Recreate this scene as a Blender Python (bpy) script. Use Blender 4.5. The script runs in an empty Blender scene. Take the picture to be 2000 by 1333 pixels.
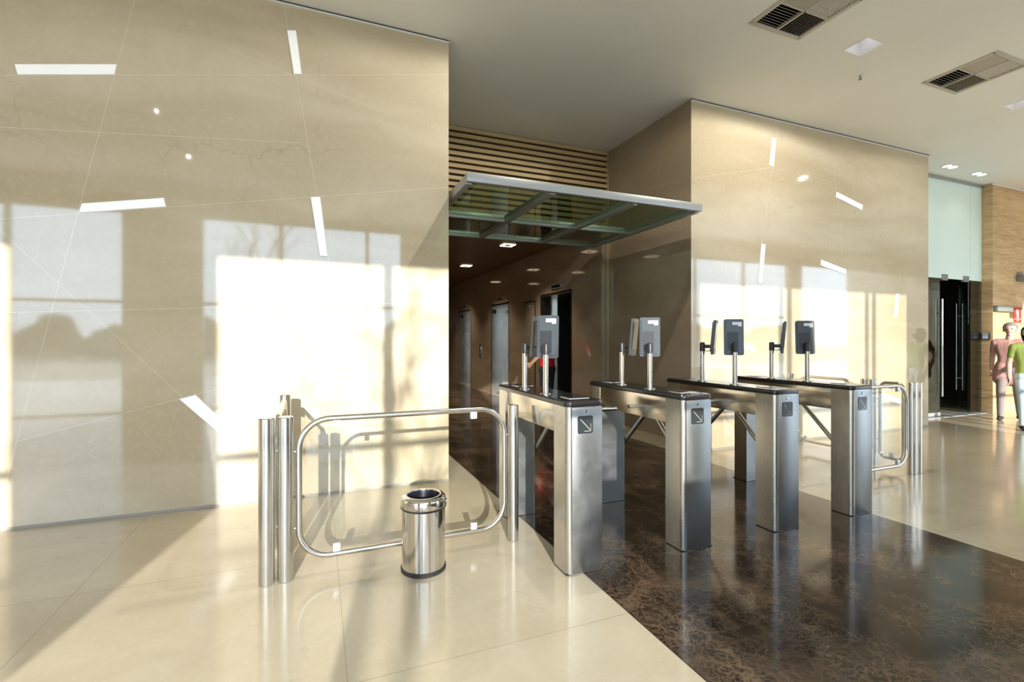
import bpy, bmesh, math, random
from mathutils import Vector, Matrix
S = bpy.context.scene
COL = S.collection
R = math.radians
PI = math.pi
random.seed(7)

# ------------------------------------------------------------------ shader helper
class NT:
    def __init__(s, name):
        s.m = bpy.data.materials.new(name); s.m.use_nodes = True
        s.t = s.m.node_tree; s.t.nodes.clear()
        s.out = s.t.nodes.new('ShaderNodeOutputMaterial')
    def n(s, ty, **kw):
        nd = s.t.nodes.new(ty)
        for k, v in kw.items(): setattr(nd, k, v)
        return nd
    def set(s, nd, key, v):
        if isinstance(v, bpy.types.NodeSocket): s.t.links.new(v, nd.inputs[key])
        else: nd.inputs[key].default_value = v
    def math(s, op, a, b=0.0, c=None):
        nd = s.n('ShaderNodeMath', operation=op); s.set(nd, 0, a); s.set(nd, 1, b)
        if c is not None: s.set(nd, 2, c)
        return nd.outputs[0]
    def pos(s):
        return s.n('ShaderNodeNewGeometry').outputs['Position']
    def obj(s):
        return s.n('ShaderNodeTexCoord').outputs['Object']
    def mapping(s, vec, scale=(1,1,1), rot=(0,0,0), loc=(0,0,0)):
        nd = s.n('ShaderNodeMapping'); s.set(nd, 'Vector', vec)
        nd.inputs['Scale'].default_value = scale; nd.inputs['Rotation'].default_value = rot; nd.inputs['Location'].default_value = loc
        return nd.outputs[0]
    def noise(s, vec, scale=5, detail=4, rough=.55, dist=0.0):
        nd = s.n('ShaderNodeTexNoise'); s.set(nd, 'Vector', vec)
        nd.inputs['Scale'].default_value = scale; nd.inputs['Detail'].default_value = detail
        nd.inputs['Roughness'].default_value = rough; nd.inputs['Distortion'].default_value = dist
        return nd.outputs[0]
    def ramp(s, fac, stops, interp='LINEAR'):
        nd = s.n('ShaderNodeValToRGB'); s.set(nd, 0, fac); cr = nd.color_ramp; cr.interpolation = interp
        while len(cr.elements) < len(stops): cr.elements.new(.5)
        for e, (p, c) in zip(cr.elements, stops):
            e.position = p; e.color = (*c, 1) if len(c) == 3 else c
        return nd.outputs[0]
    def gray(s, fac, stops):
        return s.ramp(fac, [(p, (v, v, v)) for p, v in stops])
    def mix(s, fac, a, b, mode='MIX'):
        nd = s.n('ShaderNodeMix', data_type='RGBA', blend_type=mode)
        s.set(nd, 0, fac)
        for k, v in ((6, a), (7, b)):
            s.set(nd, k, (*v, 1) if isinstance(v, tuple) and len(v) == 3 else v)
        return nd.outputs[2]
    def sep(s, vec):
        nd = s.n('ShaderNodeSeparateXYZ'); s.set(nd, 0, vec); return nd.outputs
    def comb(s, x, y, z):
        nd = s.n('ShaderNodeCombineXYZ'); s.set(nd, 0, x); s.set(nd, 1, y); s.set(nd, 2, z); return nd.outputs[0]
    def bsdf(s, **kw):
        nd = s.n('ShaderNodeBsdfPrincipled')
        for k, v in kw.items():
            k = k.replace('_', ' ')
            if isinstance(v, tuple) and len(v) == 3: v = (*v, 1)
            s.set(nd, k, v)
        s.t.links.new(nd.outputs[0], s.out.inputs[0]); return nd
    def bump(s, nd, h, strength=.2, dist=.01):
        b = s.n('ShaderNodeBump'); b.inputs['Strength'].default_value = strength; b.inputs['Distance'].default_value = dist
        s.set(b, 'Height', h); s.t.links.new(b.outputs[0], nd.inputs['Normal'])

def simple(name, col, rough=.5, metal=0.0, **kw):
    n = NT(name); n.bsdf(Base_Color=col, Roughness=rough, Metallic=metal, **kw); return n.m

def marble(name, base, warm, dark, seams=(), plane='XZ', vein=.35, scale=1.0, rough=.09, seam_col=(.78,.70,.56)):
    """cream polished marble with cloudy beds, hairline cracks and inlaid joint lines"""
    n = NT(name); P = n.pos()
    stretch = (.35, .35, 1.6) if plane != 'XY' else (.5, 1.1, 1)
    bed = n.noise(n.mapping(P, scale=stretch), 1.1*scale, 3, .5, .5)
    cloud = n.noise(P, 3.2*scale, 6, .65, .8)
    fine = n.noise(P, 26*scale, 5, .7)
    c = n.mix(n.gray(bed, [(.36, 0), (.64, 1)]), base, warm)
    c = n.mix(n.math('MULTIPLY', n.gray(cloud, [(.42, 0), (.72, 1)]), .35), c, dark)
    c = n.mix(n.math('MULTIPLY', n.gray(fine, [(.5, 0), (.8, 1)]), .28), c, tuple(min(1, v*1.22) for v in base))
    # fracture lines
    wv = n.n('ShaderNodeTexVoronoi', feature='DISTANCE_TO_EDGE'); wv.inputs['Scale'].default_value = .95*scale
    jit = n.n('ShaderNodeVectorMath', operation='MULTIPLY_ADD')
    nv = n.n('ShaderNodeTexNoise'); nv.inputs['Scale'].default_value = 3.5*scale; nv.inputs['Detail'].default_value = 7
    n.set(nv, 'Vector', P); n.set(jit, 0, nv.outputs['Color']); jit.inputs[1].default_value = (.55, .55, .55); n.set(jit, 2, P)
    n.set(wv, 'Vector', jit.outputs[0])
    crack = n.gray(wv.outputs['Distance'], [(0, 1), (.012, 0)])
    mask = n.gray(n.noise(P, 1.5*scale, 3), [(.46, 0), (.6, 1)])
    c = n.mix(n.math('MULTIPLY', n.math('MULTIPLY', crack, mask), vein), c, tuple(v*.5 for v in dark))
    x, y, z = n.sep(P)
    tot = None
    for (x0, z0, x1, z1) in seams:
        L = math.hypot(x1-x0, z1-z0); dx, dz = (x1-x0)/L, (z1-z0)/L
        u, v = (x, z) if plane == 'XZ' else ((y, z) if plane == 'YZ' else (x, y))
        d = n.math('ABSOLUTE', n.math('ADD', n.math('MULTIPLY', u, -dz), n.math('MULTIPLY_ADD', v, dx, x0*dz - z0*dx)))
        t = n.math('ADD', n.math('MULTIPLY', u, dx), n.math('MULTIPLY_ADD', v, dz, -(x0*dx + z0*dz)))
        k = n.math('MULTIPLY', n.math('LESS_THAN', d, .0022), n.math('LESS_THAN', n.math('ABSOLUTE', n.math('SUBTRACT', t, L/2)), L/2))
        tot = k if tot is None else n.math('MAXIMUM', tot, k)
    if tot is not None: c = n.mix(n.math('MULTIPLY', tot, .6), c, seam_col)
    return n, c, rough

def grid_lines(n, pitch_x, off_x, pitch_y, off_y, w=.0025):
    x, y, z = n.sep(n.pos()); ks = []
    for s_, p, o in ((x, pitch_x, off_x), (y, pitch_y, off_y)):
        f = n.math('FRACT', n.math('MULTIPLY_ADD', s_, 1/p, -o/p + .5))
        ks.append(n.math('LESS_THAN', n.math('ABSOLUTE', n.math('SUBTRACT', f, .5)), w/p))
    return n.math('MAXIMUM', ks[0], ks[1])

M = {}
LEFT_SEAMS = [(-1.327,4.027,-2.118,.196),(-.28,4.304,.078,2.122),(-3.2,3.05,1.179,3.962),(-3.2,2.8,-.151,3.093),(-3.2,2.04,1.179,2.863),
              (-.724,3.797,.636,3.472),(-3.0,3.16,-.677,.535),(-2.023,.641,.9,1.41),(-2.5,1.55,1.179,1.745),(-.904,.019,-.3,.31),(.078,2.122,.35,.0)]
RIGHT_SEAMS = [(4.213,3.335,5.514,3.64),(5.64,4.22,5.344,2.618),(6.7,3.958,6.872,3.074),(6.872,3.074,6.916,2.568),(8.922,3.815,8.54,3.459),
               (8.54,3.443,8.949,3.3),(6.992,2.302,7.3,.9),(8.247,2.436,8.0,1.2),(8.412,2.034,8.949,1.923),(4.28,2.814,5.298,2.615)]
RET_SEAMS = [(4.57,3.35,6.3,3.52),(5.0,4.29,5.5,1.9),(5.5,1.9,5.2,.1),(4.57,2.35,6.3,2.9)]
def wallmat(name, seams, plane):
    n, c, r = marble(name, (.65,.56,.41), (.51,.415,.275), (.49,.405,.28), seams, plane, vein=.2)
    n.bsdf(Base_Color=c, Roughness=.045, Specular_IOR_Level=1.0); return n.m
M['wall_l'] = wallmat('cream marble wall', LEFT_SEAMS, 'XZ')
M['wall_r'] = wallmat('cream marble pillar', RIGHT_SEAMS, 'XZ')
def darkwall(name, seams, plane):
    n, c, r = marble(name, (.40,.315,.215), (.31,.235,.15), (.27,.20,.135), seams, plane, seam_col=(.5,.42,.3))
    n.bsdf(Base_Color=c, Roughness=.06, Specular_IOR_Level=.6); return n.m
M['wall_ret'] = darkwall('brown marble return', RET_SEAMS, 'YZ')
M['wall_lobby'] = darkwall('brown marble lobby', [], 'YZ')
n, c, r = marble('cream marble floor', (.52,.45,.33), (.46,.39,.275), (.41,.345,.235), (), 'XY', vein=.14, scale=1.1)
c = n.mix(n.math('MULTIPLY', grid_lines(n, 1.34, 1.45, 1.26, 2.02), .55), c, (.28,.22,.15))
n.bsdf(Base_Color=c, Roughness=.13, Specular_IOR_Level=.55); M['floor'] = n.m

# dark emperador marble
n = NT('dark brown marble floor'); P = n.pos()
jit = n.n('ShaderNodeVectorMath', operation='MULTIPLY_ADD'); nv = n.n('ShaderNodeTexNoise'); nv.inputs['Scale'].default_value = 5; nv.inputs['Detail'].default_value = 6
n.set(nv, 'Vector', P); n.set(jit, 0, nv.outputs['Color']); jit.inputs[1].default_value = (.3,.3,.3); n.set(jit, 2, P)
def vor(sc, wd):
    v = n.n('ShaderNodeTexVoronoi', feature='DISTANCE_TO_EDGE'); v.inputs['Scale'].default_value = sc; n.set(v, 'Vector', jit.outputs[0])
    return n.gray(v.outputs['Distance'], [(0, 1), (wd, 0)])
blotch = n.noise(P, 2.6, 6, .62, .6)
base = n.ramp(blotch, [(.36, (.012,.008,.006)), (.52, (.032,.021,.014)), (.70, (.11,.068,.040))])
m1 = n.gray(n.noise(P, 2.2, 5, .65), [(.37, .10), (.66, 1)])
web = n.math('MAXIMUM', n.math('MULTIPLY', vor(10, .09), m1), n.math('MULTIPLY', vor(26, .12), n.math('MULTIPLY', m1, .9)))
c = n.mix(n.math('MULTIPLY', web, .5), base, (.25,.165,.10))
m2 = n.gray(n.noise(P, 1.1, 2), [(.5, 0), (.6, 1)])
c = n.mix(n.math('MULTIPLY', n.math('MULTIPLY', vor(4.1, .006), m2), .22), c, (.45,.37,.28))
c = n.mix(n.math('MULTIPLY', grid_lines(n, 1.3, 1.45, 1.26, 2.02), .9), c, (.008,.006,.005))
n.bsdf(Base_Color=c, Roughness=.11, Specular_IOR_Level=.36); M['darkfloor'] = n.m

n = NT('painted ceiling plaster'); c = n.mix(n.gray(n.noise(n.pos(), .8, 3), [(.35, 0), (.65, 1)]), (.80,.81,.78), (.84,.85,.82))
n.bsdf(Base_Color=c, Roughness=.55); M['ceiling'] = n.m
M['white'] = simple('white painted trim', (.8,.79,.76), .4)
M['gap'] = simple('dark shadow gap', (.03,.028,.025), .8)
M['skirting'] = simple('grey stone skirting', (.36,.33,.28), .35)

def wood(name, a, b, axis_scale, rough=.45, grain=9.0):
    n = NT(name); P = n.pos()
    g = n.noise(n.mapping(P, scale=axis_scale), grain, 6, .62, .7)
    big = n.noise(n.mapping(P, scale=tuple(v*.35 for v in axis_scale)), grain*.5, 3, .5, 1.2)
    f = n.math('ADD', n.math('MULTIPLY', g, .6), n.math('MULTIPLY', big, .4))
    bs = n.bsdf(Base_Color=n.ramp(f, [(.36, a), (.64, b)]), Roughness=rough); n.bump(bs, g, .06, .003); return n.m
M['wood'] = wood('light veneer wood', (.42,.26,.125), (.72,.51,.28), (.35,.35,3.0))
M['slat'] = wood('warm slat wood', (.56,.39,.18), (.76,.57,.31), (.3,3,6), .5)
M['slat_back'] = simple('dark slat backing', (.035,.020,.008), .8)
M['lobby_ceiling'] = wood('dark lobby ceiling wood', (.12,.065,.03), (.21,.125,.06), (.4,2.5,2.5), .35)
M['brass'] = simple('bronze edge trim', (.52,.40,.22), .4, .35)

def steel(name, col, rough, streak=(1,1,1), var=.08, smudge=0.0):
    n = NT(name); P = n.obj()
    g = n.noise(n.mapping(P, scale=streak), 60, 3, .6)
    rg = n.math('MULTIPLY_ADD', g, var*.35, rough - var*.17)
    big = n.noise(P, 3.5, 2, .5)
    cc = n.mix(n.gray(big, [(.35, 0), (.65, 1)]), tuple(v*.94 for v in col), tuple(min(1, v*1.04) for v in col))
    if smudge:
        sm = n.gray(n.noise(P, 6, 3, .5, .3), [(.35, 0), (.75, 1)])
        rg = n.math('MULTIPLY_ADD', sm, smudge, rg)
    n.bsdf(Base_Color=cc, Roughness=rg, Metallic=1.0); return n.m
M['steel'] = steel('brushed stainless steel', (.60,.585,.545), .27, (1,1,.04), .06)
M['steel_face'] = steel('satin stainless end panel', (.33,.345,.345), .34, (.5,.5,1), .10, .14)
M['steel_beam'] = steel('polished stainless beam', (.62,.59,.53), .17, (1,.05,1), .06, .03)
M['tube'] = steel('satin stainless tube', (.63,.615,.575), .22, (1,1,.05), .06)
M['chrome'] = steel('polished stainless', (.66,.64,.60), .07, (1,1,.1), .03)
M['frame_metal'] = simple('grey canopy metal', (.36,.37,.37), .38, .55)
M['black'] = simple('black moulded cap', (.012,.012,.013), .22, 0, Coat_Weight=.3)
M['blackmatt'] = simple('black plastic', (.016,.017,.019), .42)
M['rubber'] = simple('black rubber', (.012,.012,.012), .6)
M['bag'] = simple('black bin liner', (.008,.008,.014), .35)
M['tablet'] = simple('dark grey tablet shell', (.050,.056,.060), .33)
M['screen'] = simple('dark glossy screen', (.012,.013,.014), .06)
M['sticker'] = simple('white paper sticker', (.80,.80,.82), .6)
M['pict'] = simple('dark pictogram glass', (.030,.036,.038), .12)
M['arrow'] = simple('pale etched arrow', (.42,.42,.36), .5)
M['clip'] = simple('brushed glass clip', (.62,.64,.64), .35, .6)
M['reader'] = simple('glossy reader plate', (.03,.03,.032), .05)
M['reader_edge'] = simple('pale reader rim', (.55,.55,.53), .25, .5)
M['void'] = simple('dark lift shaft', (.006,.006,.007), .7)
M['duct'] = simple('dark duct interior', (.02,.02,.02), .8)
M['vent'] = simple('grey beige vent metal', (.52,.49,.43), .45)
M['red'] = simple('red sign plastic', (.62,.035,.025), .4)
M['pale'] = simple('pale sign print', (.85,.80,.72), .5)
M['greybox'] = simple('grey painted metal', (.20,.22,.20), .5)
n = NT('ground with pale bounce zone'); x_, y_, z_ = n.sep(n.pos())
n.bsdf(Base_Color=n.mix(n.math('LESS_THAN', y_, -13.0), (.56,.54,.49), (.20,.20,.15)), Roughness=.85); M['ground'] = n.m  # pale zone near the front is shaped to bounce daylight onto the ceiling
n = NT('dark foliage'); n.bsdf(Base_Color=n.ramp(n.noise(n.pos(), 1.2, 5), [(.35, (.012,.016,.010)), (.7, (.05,.06,.03))]), Roughness=.9); M['leaf'] = n.m
M['bark'] = simple('grey bark', (.08,.06,.045), .9)

def glass(name, tint, refl=.06, rough=.0, edge=None):
    n = NT(name)
    tr = n.n('ShaderNodeBsdfTransparent'); tr.inputs[0].default_value = (*tint, 1)
    gl = n.n('ShaderNodeBsdfGlossy'); gl.inputs[0].default_value = (1,1,1,1); gl.inputs['Roughness'].default_value = rough
    lw = n.n('ShaderNodeLayerWeight'); lw.inputs['Blend'].default_value = .5
    fr = n.math('MULTIPLY_ADD', n.math('POWER', lw.outputs['Facing'], 5.0), .96, .04)     # Schlick, the same from both sides
    mx = n.n('ShaderNodeMixShader'); n.set(mx, 0, n.math('MULTIPLY', fr, refl)); n.t.links.new(tr.outputs[0], mx.inputs[1]); n.t.links.new(gl.outputs[0], mx.inputs[2])
    n.t.links.new(mx.outputs[0], n.out.inputs[0]); return n.m
M['glass'] = glass('clear barrier glass', (.965,.975,.965), .8)
M['glass_win'] = glass('clear window glass', (.98,.985,.985), .6)
M['glass_dim'] = glass('sun dimming window glass', (.72,.71,.68), .6)  # tint added to weaken the sun reaching the right marble wall
M['glass_green'] = glass('green canopy glass', (.54,.66,.54), 1.0)
M['glass_door'] = glass('grey green door glass', (.60,.68,.63), 1.2)
n = NT('frosted glass'); n.bsdf(Base_Color=(.76,.92,.87), Roughness=.28, Specular_IOR_Level=.5); M['frost'] = n.m
def emit(name, col, k):
    n = NT(name); n.bsdf(Base_Color=(.8,.8,.8), Emission_Color=col, Emission_Strength=k, Roughness=.3); return n.m
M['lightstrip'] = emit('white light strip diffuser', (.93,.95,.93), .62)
M['lamp_warm'] = emit('warm lamp lens', (1,.80,.56), 5)
M['lamp_cool'] = emit('cool lamp lens', (.80,.84,1.0), 3.0)
M['screen_blue'] = emit('blue reader screen', (.05,.16,.45), .5)

# ------------------------------------------------------------------ mesh helper
class MB:
    def __init__(s): s.bm = bmesh.new(); s.mats = []
    def mi(s, m):
        if m is None: return 0
        if m not in s.mats: s.mats.append(m)
        return s.mats.index(m)
    def _tag(s, before, m):
        i = s.mi(m)
        for f in s.bm.faces:
            if f.index == -1 or f not in before: f.material_index = i
    def box(s, x0, x1, y0, y1, z0, z1, bev=0.0, m=None, mat=None, seg=2):
        old = set(s.bm.faces)
        r = bmesh.ops.create_cube(s.bm, size=1)
        vs = r['verts']
        for v in vs:
            v.co = Vector(((x0+x1)/2 + v.co.x*(x1-x0), (y0+y1)/2 + v.co.y*(y1-y0), (z0+z1)/2 + v.co.z*(z1-z0)))
        if bev > 0:
            es = list({e for v in vs for e in v.link_edges})
            bmesh.ops.bevel(s.bm, geom=es, offset=bev, segments=seg, profile=.5, affect='EDGES')
        new = [f for f in s.bm.faces if f not in old]
        if mat is not None:
            vv = {v for f in new for v in f.verts}
            for v in vv: v.co = mat @ v.co
        i = s.mi(m)
        for f in new: f.material_index = i
        return s
    def prism(s, pts, z0, z1, m=None, mat=None):
        """extrude a polygon of (x,y) points from z0 to z1"""
        a = [s.bm.verts.new((x, y, z0)) for x, y in pts]; b = [s.bm.verts.new((x, y, z1)) for x, y in pts]
        fs = [s.bm.faces.new(a[::-1]), s.bm.faces.new(b)]
        k = len(pts)
        for i in range(k): fs.append(s.bm.faces.new((a[i], a[(i+1)%k], b[(i+1)%k], b[i])))
        ii = s.mi(m)
        for f in fs: f.material_index = ii
        if mat is not None:
            for v in a + b: v.co = mat @ v.co
        return s
    def lathe(s, prof, seg=32, m=None, mat=None, cap=True):
        rings = []
        for r, z in prof:
            rings.append([s.bm.verts.new((r*math.cos(2*PI*i/seg), r*math.sin(2*PI*i/seg), z)) for i in range(seg)])
        fs = []
        for a, b in zip(rings, rings[1:]):
            for i in range(seg): fs.append(s.bm.faces.new((a[i], a[(i+1)%seg], b[(i+1)%seg], b[i])))
        if cap:
            fs.append(s.bm.faces.new(rings[0][::-1])); fs.append(s.bm.faces.new(rings[-1]))
        ii = s.mi(m)
        for f in fs: f.material_index = ii
        if mat is not None:
            for q in rings:
                for v in q: v.co = mat @ v.co
        return s
    def cyl(s, p0, p1, r, seg=20, m=None, r1=None, bev=0.0):
        p0, p1 = Vector(p0), Vector(p1); L = (p1-p0).length
        mt = Matrix.Translation(p0) @ (p1-p0).to_track_quat('Z', 'Y').to_matrix().to_4x4()
        r1 = r if r1 is None else r1
        prof = [(r, 0), (r1, L)] if bev <= 0 else [(r-bev, 0), (r, bev), (r1, L-bev), (r1-bev, L)]
        return s.lathe(prof, seg, m, mt)
    def tube(s, pts, r, seg=14, m=None, closed=False):
        pts = [Vector(p) for p in pts]; k = len(pts); rings = []
        up = None
        for i, p in enumerate(pts):
            a = pts[(i-1) % k] if (closed or i > 0) else p
            b = pts[(i+1) % k] if (closed or i < k-1) else p
            t = (b-a).normalized()
            if up is None:
                up = t.orthogonal().normalized()
            up = (up - t*up.dot(t)).normalized(); w = t.cross(up)
            rings.append([s.bm.verts.new(p + (up*math.cos(2*PI*j/seg) + w*math.sin(2*PI*j/seg))*r) for j in range(seg)])
        fs = []
        pairs = list(zip(rings, rings[1:]))
        for a, b in pairs:
            for j in range(seg): fs.append(s.bm.faces.new((a[j], a[(j+1)%seg], b[(j+1)%seg], b[j])))
        if closed:
            a, b = rings[-1], rings[0]
            off = min(range(seg), key=lambda o: (a[0].co-b[o].co).length)
            for j in range(seg): fs.append(s.bm.faces.new((a[j], a[(j+1)%seg], b[(j+1+off)%seg], b[(j+off)%seg])))
        else:
            fs.append(s.bm.faces.new(rings[0][::-1])); fs.append(s.bm.faces.new(rings[-1]))
        ii = s.mi(m)
        for f in fs: f.material_index = ii
        return s
    def quad(s, ps, m=None):
        f = s.bm.faces.new([s.bm.verts.new(p) for p in ps]); f.material_index = s.mi(m); return s
    def build(s, name, mat=None, parent=None, smooth=True, loc=None):
        bmesh.ops.recalc_face_normals(s.bm, faces=s.bm.faces)
        me = bpy.data.meshes.new(name); s.bm.to_mesh(me); s.bm.free()
        mats = [m if m is not None else mat for m in s.mats] or [mat]
        for m in mats: me.materials.append(m)
        if smooth:
            me.shade_smooth(); me.set_sharp_from_angle(angle=R(34))
        o = bpy.data.objects.new(name, me); COL.objects.link(o)
        if parent is not None: o.parent = parent
        if loc is not None: o.location = loc
        return o

def rrect(x0, x1, y0, y1, r, seg=6, corners=(1,1,1,1)):
    """rounded rectangle outline; corners flags: (x0y0, x1y0, x1y1, x0y1)"""
    out = []
    for (cx, cy, a0, fl) in ((x0+r, y0+r, 180, corners[0]), (x1-r, y0+r, 270, corners[1]), (x1-r, y1-r, 0, corners[2]), (x0+r, y1-r, 90, corners[3])):
        if fl:
            for i in range(seg+1):
                a = R(a0 + 90*i/seg); out.append((cx + r*math.cos(a), cy + r*math.sin(a)))
        else:
            out.append((x0 if a0 in (180, 90) else x1, y0 if a0 in (180, 270) else y1))
    return out

def tag(o, label=None, cat=None, group=None, kind=None):
    if label: o['label'] = label
    if cat: o['category'] = cat
    if group: o['group'] = group
    if kind: o['kind'] = kind
    return o
def thing(name, label, cat, loc=(0,0,0), rz=0.0, group=None):
    o = bpy.data.objects.new(name, None); COL.objects.link(o); o.empty_display_size = .1
    o.location = loc; o.rotation_euler = (0, 0, rz)
    return tag(o, label, cat, group)
def struct(name, mb, mat, label=None, parent=None, smooth=True):
    o = mb.build(name, mat, parent, smooth)
    if parent is None: o['kind'] = 'structure'
    if label: o['label'] = label
    if parent is None: o['category'] = name.split('_')[0]
    return o
KIDS = {}
def kids(o): return [c for c in bpy.data.objects if c.parent == o]
def dup(root, loc, rz=None, label=None):
    r = root.copy(); COL.objects.link(r); r.location = loc
    if rz is not None: r.rotation_euler = (0, 0, rz)
    if label: r['label'] = label
    for ch in kids(root):
        c = ch.copy(); COL.objects.link(c); c.parent = r
        for g in kids(ch):
            d = g.copy(); COL.objects.link(d); d.parent = c
            for h in kids(g):
                e = h.copy(); COL.objects.link(e); e.parent = d
    return r

# ------------------------------------------------------------------ the room
CZ = 4.29          # hall ceiling
WY = 4.57          # face of the two marble walls
SY = 6.38          # slatted wall above the lobby mouth
LC = 3.10          # lobby ceiling
FY = -1.80         # inner face of the glazed front
XL, XR = -6.5, 17.0
struct('floor', MB().box(XL, XR, FY-.15, 18.2, -.12, 0), M['floor'], 'polished cream marble floor')
struct('floor_lobby', MB().box(1.45, 4.05, FY-.02, 17.5, -.10, .0025), M['darkfloor'], 'dark brown veined marble strip of the floor')
# ceiling with real openings for the recessed fittings
HOLES = [(3.70,4.29,2.68,3.25), (6.37,6.96,2.67,3.28), (4.90,5.165,2.995,3.235), (7.93,8.195,3.02,3.26), (1.87,2.135,3.0,3.24), (-2.03,-1.765,1.70,1.94), (-2.03,-1.765,.06,.30)]
def slab_with_holes(x0, x1, y0, y1, z0, z1, holes):
    mb = MB(); xs = sorted({x0, x1, *[h[0] for h in holes], *[h[1] for h in holes]}); ys = sorted({y0, y1, *[h[2] for h in holes], *[h[3] for h in holes]})
    for a, b in zip(xs, xs[1:]):
        for c, d in zip(ys, ys[1:]):
            mx, my = (a+b)/2, (c+d)/2
            if any(h[0] < mx < h[1] and h[2] < my < h[3] for h in holes): continue
            mb.box(a, b, c, d, z0, z1)
    bmesh.ops.remove_doubles(mb.bm, verts=mb.bm.verts, dist=1e-5)
    return mb
struct('ceiling', slab_with_holes(XL, XR, FY-.15, SY+.1, CZ, CZ+.3, HOLES), M['ceiling'], 'pale painted hall ceiling', smooth=False)
struct('wall_left', MB().box(XL, 1.18, WY, WY+.35, 0, CZ), M['wall_l'], 'cream polished marble wall on the left', smooth=False)
struct('wall_lobby', MB().box(.98, 1.18, WY+.35, 17.5, 0, CZ), M['wall_lobby'], 'left wall of the lift lobby', smooth=False)
mb = MB().box(4.185, 8.95, WY, WY+.2, 0, CZ, m=M['wall_r']).box(8.75, 8.95, WY+.2, 5.2, 0, CZ, m=M['wall_r'])
struct('wall_right', mb, M['wall_r'], 'cream polished marble wall behind the turnstiles', smooth=False)
struct('wall_return', MB().box(4.183, 4.33, WY+.003, SY+.05, 0, CZ), M['wall_ret'], 'brown marble side wall of the lobby mouth', smooth=False)
# lift wall with three openings
EY = [(7.34, 8.54), (10.28, 11.46), (13.26, 14.46)]
mb = MB(); prev = SY
for a, b in EY:
    mb.box(4.07, 4.20, prev, a, 0, LC); mb.box(4.07, 4.20, a, b, 2.23, LC); prev = b
mb.box(4.07, 4.20, prev, 17.5, 0, LC)
struct('wall_lift', mb, M['wall_lobby'], 'brown marble wall with the three lift doorways', smooth=False)
struct('wall_back', MB().box(1.0, 4.3, 17.3, 17.5, 0, LC), M['wall_lobby'], 'far end wall of the lift lobby', smooth=False)
LH = [(3.10,3.32,8.03,8.26), (3.10,3.32,10.68,10.90), (3.10,3.32,13.40,13.63), (1.84,2.06,8.03,8.26), (1.84,2.06,10.68,10.90), (1.84,2.06,13.40,13.63)]
struct('ceiling_lobby', MB().box(1.18, 4.07, SY+.105, 17.5, LC, LC+.1), M['lobby_ceiling'], 'dark wooden ceiling of the lift lobby', smooth=False)
struct('trim_jamb', MB().box(4.150, 4.182, SY-.05, SY, 0, CZ, .003), M['brass'], 'slim bronze edge strip at the lobby mouth')
struct('trim_left', MB().box(XL, 1.18, WY-.012, WY+.01, CZ-.012, CZ, m=M['gap']).box(XL, 1.186, WY-.018, WY+.01, CZ-.028, CZ-.014, m=M['white']), M['white'], 'white edge line over the left marble wall')
struct('trim_right', MB().box(4.18, 8.95, WY-.012, WY+.01, CZ-.012, CZ, m=M['gap']).box(4.18, 8.96, WY-.018, WY+.01, CZ-.028, CZ-.014, m=M['white']), M['white'], 'white edge line over the right marble wall')
struct('baseboard_left', MB().box(XL, 1.18, WY-.006, WY, 0.001, .022), M['skirting'], 'grey stone skirting of the left marble wall')
struct('baseboard_return', MB().box(4.170, 4.184, WY, SY-.05, 0.001, .10), M['wall_r'], 'pale skirting of the lobby side wall')
struct('baseboard_right', MB().box(4.18, 8.95, WY-.006, WY, 0.001, .03), M['skirting'], 'grey stone skirting of the right marble wall')
# far right: frosted screen wall, timber block, end walls
struct('wall_timber', MB().box(11.65, XR, 4.93, 5.14, 0, CZ), M['wood'], 'light veneer timber wall at the far right', smooth=False)
struct('wall_dark_room', MB().box(8.95, 9.1, 5.2, 9.5, 0, CZ).box(13.5, 13.65, 5.14, 9.5, 0, CZ).box(8.95, 13.65, 9.4, 9.55, 0, CZ).box(8.95, 13.65, 5.18, 9.5, 2.62, 2.7), simple('unlit room dark', (.03,.022,.018), .7), 'unlit room behind the glass doors', smooth=False)  # near-black colour stands in for the lack of light inside
struct('wall_end', MB().box(XR, XR+.2, FY-.15, 5.4, 0, CZ), M['wall_r'], 'far right end wall of the hall', smooth=False)
struct('wall_side', MB().box(XL-.2, XL, FY-.15, WY+.3, 0, CZ), M['wall_r'], 'far left end wall of the hall', smooth=False)
struct('trim_header', MB().box(8.95, 11.65, 5.06, 5.16, CZ-.05, CZ), M['frame_metal'], 'grey head channel over the frosted screen')
struct('trim_timber', MB().box(11.64, XR, 4.915, 4.94, CZ-.03, CZ-.008), M['white'], 'white edge line over the timber wall')

# glazed front behind the camera: piers, lintel, low wall and windows
HEAD = 3.78; SILL = 1.57
mb = MB().box(XL, XR, FY-.15, FY, HEAD, CZ)
PIERS = [(-3.37, -2.09), (1.72, 3.0), (7.09, 8.3), (14.0, 14.6)]
for a, b in PIERS: mb.box(a, b, FY-.15, FY, 0, HEAD)
struct('wall_front', mb, M['wall_r'], 'piers and lintel of the glazed front', smooth=False)
struct('wall_front_low', MB().box(1.0, 1.72, FY-.14, FY-.02, 0, SILL).box(3.0, 7.09, FY-.14, FY-.02, 0, SILL), M['wall_r'], 'low wall under the front glazing', smooth=False)
BAYS = [(XL, -3.37, 0, [-5.0]), (-2.09, 1.0, 0, [-.71]), (1.0, 1.72, SILL, [1.0]), (3.0, 7.09, SILL, [4.39, 4.54, 6.14, 6.30]), (8.3, 14.0, 0, [10.2, 12.1])]
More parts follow.
